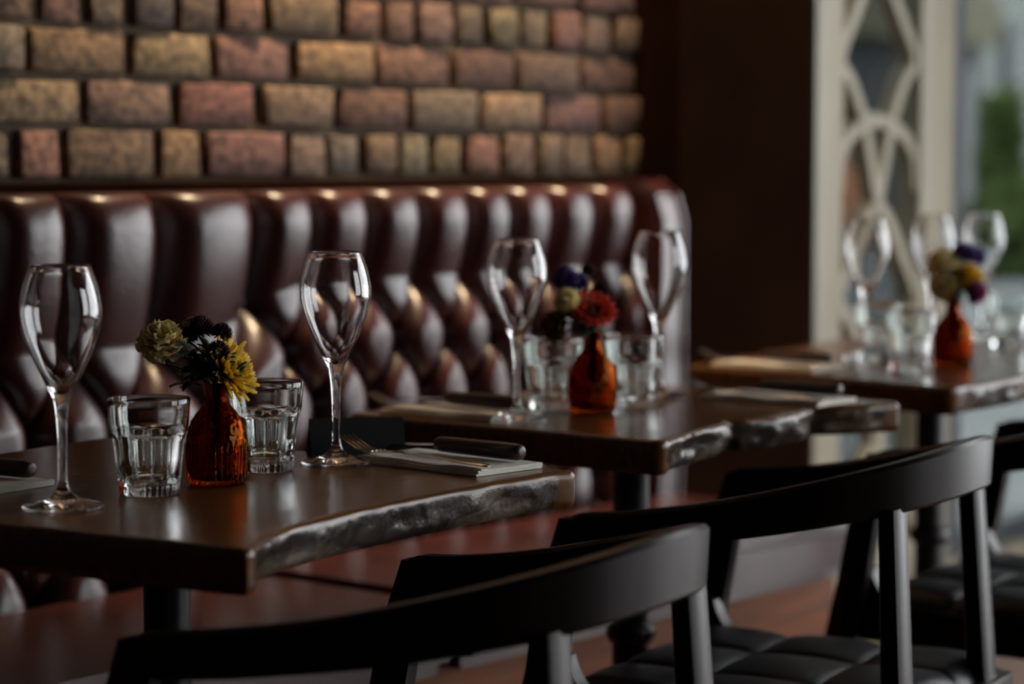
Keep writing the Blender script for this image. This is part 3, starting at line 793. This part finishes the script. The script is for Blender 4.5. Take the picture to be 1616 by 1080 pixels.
for i, (x, y, dd, s, lab) in enumerate(((318, 518, 0, .026, 'topmost burgundy pompom flower of the near posy'), (350, 526, .005, .021, 'burgundy pompom flower highest on the right of the near posy'),
                                        (344, 556, -.012, .024, 'burgundy pompom flower beside the yellow chrysanthemum in the near posy'), (295, 533, .004, .022, 'dark burgundy pompom flower next to the pale carnation'))):
    flower('pompom', atD(x, y, D1 + dd), upv + rt * (x - 320) / 60, s, P_BURG, v1, lab, 'pompom_flower', 20 + i, 'burgundy pompom flowers')
flower('daisy', atD(299, 509, D1), upv * .8 - rt * .3 + tow * .4, .014, P_WHITE, v1, 'tiny white filler flower at the top of the near posy', 'filler_flower', 31, leaves=0)
flower('daisy', atD(285, 551, D1 - .02), tow + upv * .3, .018, P_WHITE, v1, 'tiny white filler flower below the pale carnation', 'filler_flower', 32, leaves=0)
# greenery sprigs of the near posy
def sprig(vp, targets, nm, label, seed, L=.02):
    rnd = random.Random(seed); neck = vp + Vector((0, 0, .104)); t = thing(nm, label, 'foliage', neck)
    for tgt in targets:
        e = Vector(tgt) - neck; bm = bmesh.new(); path = catmull([Vector((0, 0, -.07)), Vector((0, 0, -.01)), Vector((0, 0, .005)) , e * .5 + Vector((0, 0, .006)), e], 6)
        sweep(bm, path, .0009, 6); obj('stem', bm, STEM, t)
        lb = bmesh.new()
        for k in range(12):
            q = path[12 + int(k)] if 12 + k < len(path) else path[-1]
            d = Vector((rnd.uniform(-1, 1), rnd.uniform(-1, 1), rnd.uniform(-.3, 1)))
            petal_strip(lb, q, d, Vector((.1, 0, 1)), L * rnd.uniform(.7, 1.3), L * .4, -.2, .2, 5)
        o = obj('leaves', lb, LEAF, t); o.modifiers.clear(); thick(o)
sprig(v1, [atD(x, y, D1 + d) for x, y, d in ((276, 590, -.01), (300, 560, .0), (325, 545, -.02), (345, 585, -.02), (372, 605, .0), (285, 612, .0), (310, 590, -.025), (330, 600, -.03))], 'foliage_sprig', 'dark green foliage filling the near posy', 5)
v2 = VP[1]; D2 = (v2 - EYEP).dot(F)
flower('daisy', atD(932, 492, D2 - .01), tow * .6 + upv * .6 + rt * .25, .062, P_RED, v2, 'orange-red gerbera on the middle table', 'gerbera', 41)
flower('pompom', atD(893, 441, D2), upv - rt * .4, .034, P_PURP, v2, 'left purple flower of the middle posy', 'purple_flower', 42)
flower('pompom', atD(912, 447, D2 + .02), upv, .028, P_PURP, v2, 'purple flower of the middle posy directly above the gerbera', 'purple_flower', 43)
flower('pompom', atD(928, 427, D2 + .01), upv + rt * .3, .018, P_BURG, v2, 'highest dark bud of the middle posy', 'pompom_flower', 44)
flower('pompom', atD(948, 458, D2 + .02), upv + rt * .6, .022, P_BURG, v2, 'dark bud at the right of the middle posy', 'pompom_flower', 45)
flower('carnation', atD(893, 474, D2 - .02), tow * .6 + upv * .5 - rt * .3, .028, P_CREAM, v2, 'small cream flower left of the gerbera', 'carnation', 46)
flower('carnation', atD(876, 515, D2 - .01), -rt + tow * .4, .036, P_OCHRE, v2, 'ochre flower hanging at the left of the middle posy', 'carnation', 47)
sprig(v2, [atD(x, y, D2 + d) for x, y, d in ((890, 500, 0), (905, 520, -.02), (930, 530, .0), (900, 480, .02))], 'foliage_sprig', 'dark green foliage of the middle posy', 6)
v3 = VP[2]; D3 = (v3 - EYEP).dot(F)
flower('carnation', atD(1527, 440, D3 - .01), tow * .5 + upv * .6 + rt * .3, .046, P_YEL, v3, 'yellow flower of the far posy', 'carnation', 51)
flower('carnation', atD(1541, 461, D3 - .02), tow * .5 + rt * .8, .034, P_MAG, v3, 'magenta flower at the right of the far posy', 'carnation', 52)
flower('pompom', atD(1522, 402, D3), upv, .040, P_PURP, v3, 'left purple flower at the top of the far posy', 'purple_flower', 53)
flower('pompom', atD(1538, 407, D3 + .02), upv + rt * .3, .034, P_PURP, v3, 'right purple flower at the top of the far posy', 'purple_flower', 54)
flower('carnation', atD(1488, 415, D3), upv - rt * .3, .046, P_CREAM, v3, 'upper cream flower of the far posy', 'carnation', 55)
flower('carnation', atD(1490, 451, D3 - .01), tow * .6 - rt * .5, .044, P_CREAM, v3, 'lower cream flower of the far posy', 'carnation', 56)
sprig(v3, [atD(x, y, D3 + d) for x, y, d in ((1500, 470, 0), (1515, 460, -.02), (1508, 440, .0))], 'foliage_sprig', 'dark green foliage of the far posy', 7)

# ---------------------------------------------------------------- place settings
def napkin():
    bm = bmesh.new(); w, l = .10, .185
    for layer, (dz, sh, ww) in enumerate(((0, 0, 1), (.0018, .002, .98), (.0036, .004, .93))):
        n1, n2 = 10, 22; g = [[], []]
        for s_ in (0, 1):
            for i in range(n1 + 1):
                row = []
                for j in range(n2 + 1):
                    x = (-.5 + i / n1) * w * ww + sh; y = (-.5 + j / n2) * l
                    zz = dz + .0022 * s_ + .0008 * noise.noise(Vector((x * 40, y * 30, layer * 3))) + (.004 * max(0, .12 - i / n1) * 8 * (math.sin(j * .5) * .3 + .4) if s_ and layer else 0)
                    row.append(bm.verts.new((x, y, max(0.0003, zz) if not (s_ == 0 and layer == 0) else 0)))
                g[s_].append(row)
        for s_ in (0, 1):
            for i in range(n1):
                for j in range(n2): bm.faces.new((g[s_][i][j], g[s_][i + 1][j], g[s_][i + 1][j + 1], g[s_][i][j + 1]))
        per_ = lambda q: [q[i][0] for i in range(n1)] + [q[n1][j] for j in range(n2)] + [q[n1 - i][n2] for i in range(n1)] + [q[0][n2 - j] for j in range(n2)]
        a, b = per_(g[0]), per_(g[1])
        for i in range(len(a)): bm.faces.new((a[i], a[(i + 1) % len(a)], b[(i + 1) % len(b)], b[i]))
    return bm
def strip(bm, pts, widths, thk):
    """flat bar in the YZ plane, width along X"""
    R_ = []
    for (y, z), w in zip(pts, widths):
        R_.append([bm.verts.new(v) for v in ((-w / 2, y, z), (-w / 2 * .7, y, z + thk), (w / 2 * .7, y, z + thk), (w / 2, y, z), (w / 2 * .7, y, z - thk * .4), (-w / 2 * .7, y, z - thk * .4))])
    for a, b in zip(R_, R_[1:]):
        for j in range(6): bm.faces.new((a[j], a[(j + 1) % 6], b[(j + 1) % 6], b[j]))
    bm.faces.new(R_[0]); bm.faces.new(R_[-1][::-1])
def fork():
    t = thing('table_fork', 'x', 'fork', group='steel table forks')
    bm = bmesh.new()
    strip(bm, [(-.10, .001), (-.095, .0015), (-.06, .002), (-.01, .004), (.03, .005), (.045, .0045), (.055, .0035), (.066, .003)], [.006, .014, .012, .007, .006, .010, .021, .024], .0015)
    obj('handle', bm, STEEL, t)
    bm = bmesh.new()
    for k in range(4):
        x = (-1.5 + k) * .0064
        sweep(bm, [(x, .064, .0036), (x, .075, .0030), (x, .090, .005), (x, .105, .0115), (x * .97, .115, .0175)], [.0019, .0018, .0016, .0013, .0006], 6)
    obj('tines', bm, STEEL, t); return t
def knife():
    t = thing('steak_knife', 'x', 'knife', group='dark-handled steak knives')
    bm = bmesh.new()
    R_ = []
    sweep(bm, [(0, y, .0100) for y in (-.063, -.0625, -.061, -.058, -.053, -.02, .02, .050, .057, .060)], [.003, .0062, .0082, .0094, .0100, .0100, .0096, .0094, .0086, .0070], 20, True, (1.0, .92))
    obj('handle', bm, KNIFEWOOD, t)
    bm = bmesh.new()
    for (y, w, z_) in ((.06, .018, .009), (.10, .019, .006), (.14, .017, .004), (.165, .010, .003), (.175, .001, .0025)):
        R_.append([bm.verts.new(v) for v in ((-w / 2, y, z_), (0, y, z_ + .001), (w / 2, y, z_ + .0006), (w / 2, y, z_ - .0006), (0, y, z_ - .001))])
    for a, b in zip(R_, R_[1:]):
        for j in range(5): bm.faces.new((a[j], a[(j + 1) % 5], b[(j + 1) % 5], b[j]))
    bm.faces.new(R_[0]); bm.faces.new(R_[-1][::-1])
    obj('blade', bm, STEEL, t); return t
nk = tag(obj('napkin', napkin(), LINEN), 'x', 'napkin', 'folded white linen napkins'); fk = fork(); kn = knife()
un, uf, uk = [], [], []
for (x, y, rz, who, side) in ((1.930, 1.682, -.06, 'nearest table beside the black tent card', 1), (1.50, 1.965, .10, 'nearest table, cut off by the left photo edge', -1),
                              (2.735, 1.79, .02, 'middle table by its lumpy live edge', 1), (2.325, 2.005, .02, 'middle table at its left end', -1),
                              (3.17, 2.075, .02, 'far table at its left end', -1)):
    q = place(nk, un, (x, y, TH + .0004), rz, 'white napkin on the ' + who)
    c_, s_ = math.cos(rz), math.sin(rz)
    def off(dx, dy, dz): return (x + c_ * dx - s_ * dy, y + s_ * dx + c_ * dy, TH + dz - .002)
    place(fk, uf, off(-.028, .010, .0095), rz, 'steel fork on the napkin of the ' + who.replace('beside the black tent card', 'by the tent card'))
    place(kn, uk, off(.034, -.015, .0085), rz + .02, 'dark-handled knife on the napkin of the ' + who.replace('beside the black tent card', 'by the tent card'))
# black tent card
apL, apR = at(500, 664, TH + .036), at(629, 667, TH + .036)
c1 = (apL + apR) / 2; dx = (apR - apL); L = .082; ang = math.atan2(dx.y, dx.x)
base = at(562, 716, TH)
tcd = thing('tent_card', 'small folded black tent card behind the wine glass on the nearest table', 'card', (base.x, base.y, TH), 0)
axis = (at(640, 718, TH) - at(487, 722, TH)); axis.z = 0; 
TC = (axis.x, axis.y); la = axis.length; ax = axis.normalized(); pn = Vector((-ax.y, ax.x, 0))
tcd.rotation_euler = (0, 0, math.atan2(ax.y, ax.x))
la = .105
bm = bmesh.new(); hh = .040; hw = .026; th = .0009
prism(bm, [(-hw, 0), (-hw + th * 1.6, 0), (0, hh - th * 1.8), (hw - th * 1.6, 0), (hw, 0), (0, hh)], 'x', -la / 2, la / 2)
obj('card_sheet', bm, CARDM, tcd, smooth=False)


# ---------------------------------------------------------------- unseen ceiling lamp warming the bricks near the pier, made long to soften glints
t = thing('ceiling_wall_washer', 'unseen long black ceiling light above the brick wall near the dark pier', 'lamp', (3.05, 2.36, CEIL))
bm = B((-.55, -.05, -.06), (.55, -.035, 0)); box(bm, (-.55, .035, -.06), (.55, .05, 0)); box(bm, (-.55, -.035, -.02), (.55, .035, 0))
box(bm, (-.55, -.035, -.06), (-.535, .035, -.02)); box(bm, (.535, -.035, -.06), (.55, .035, -.02))
obj('housing', bm, mat('lamp_housing', (.05, .05, .05), .4, .5), t, smooth=False)
l = bpy.data.lights.new('warm_tube', 'AREA'); l.shape = 'RECTANGLE'; l.size = 1.05; l.size_y = .06; l.spread = math.radians(62); l.energy = 38; l.color = (1, .74, .45)
o = link(bpy.data.objects.new('warm_tube', l)); o.parent = t; o.location = (0, 0, -.065)
o.rotation_euler = (math.radians(20), 0, 0)
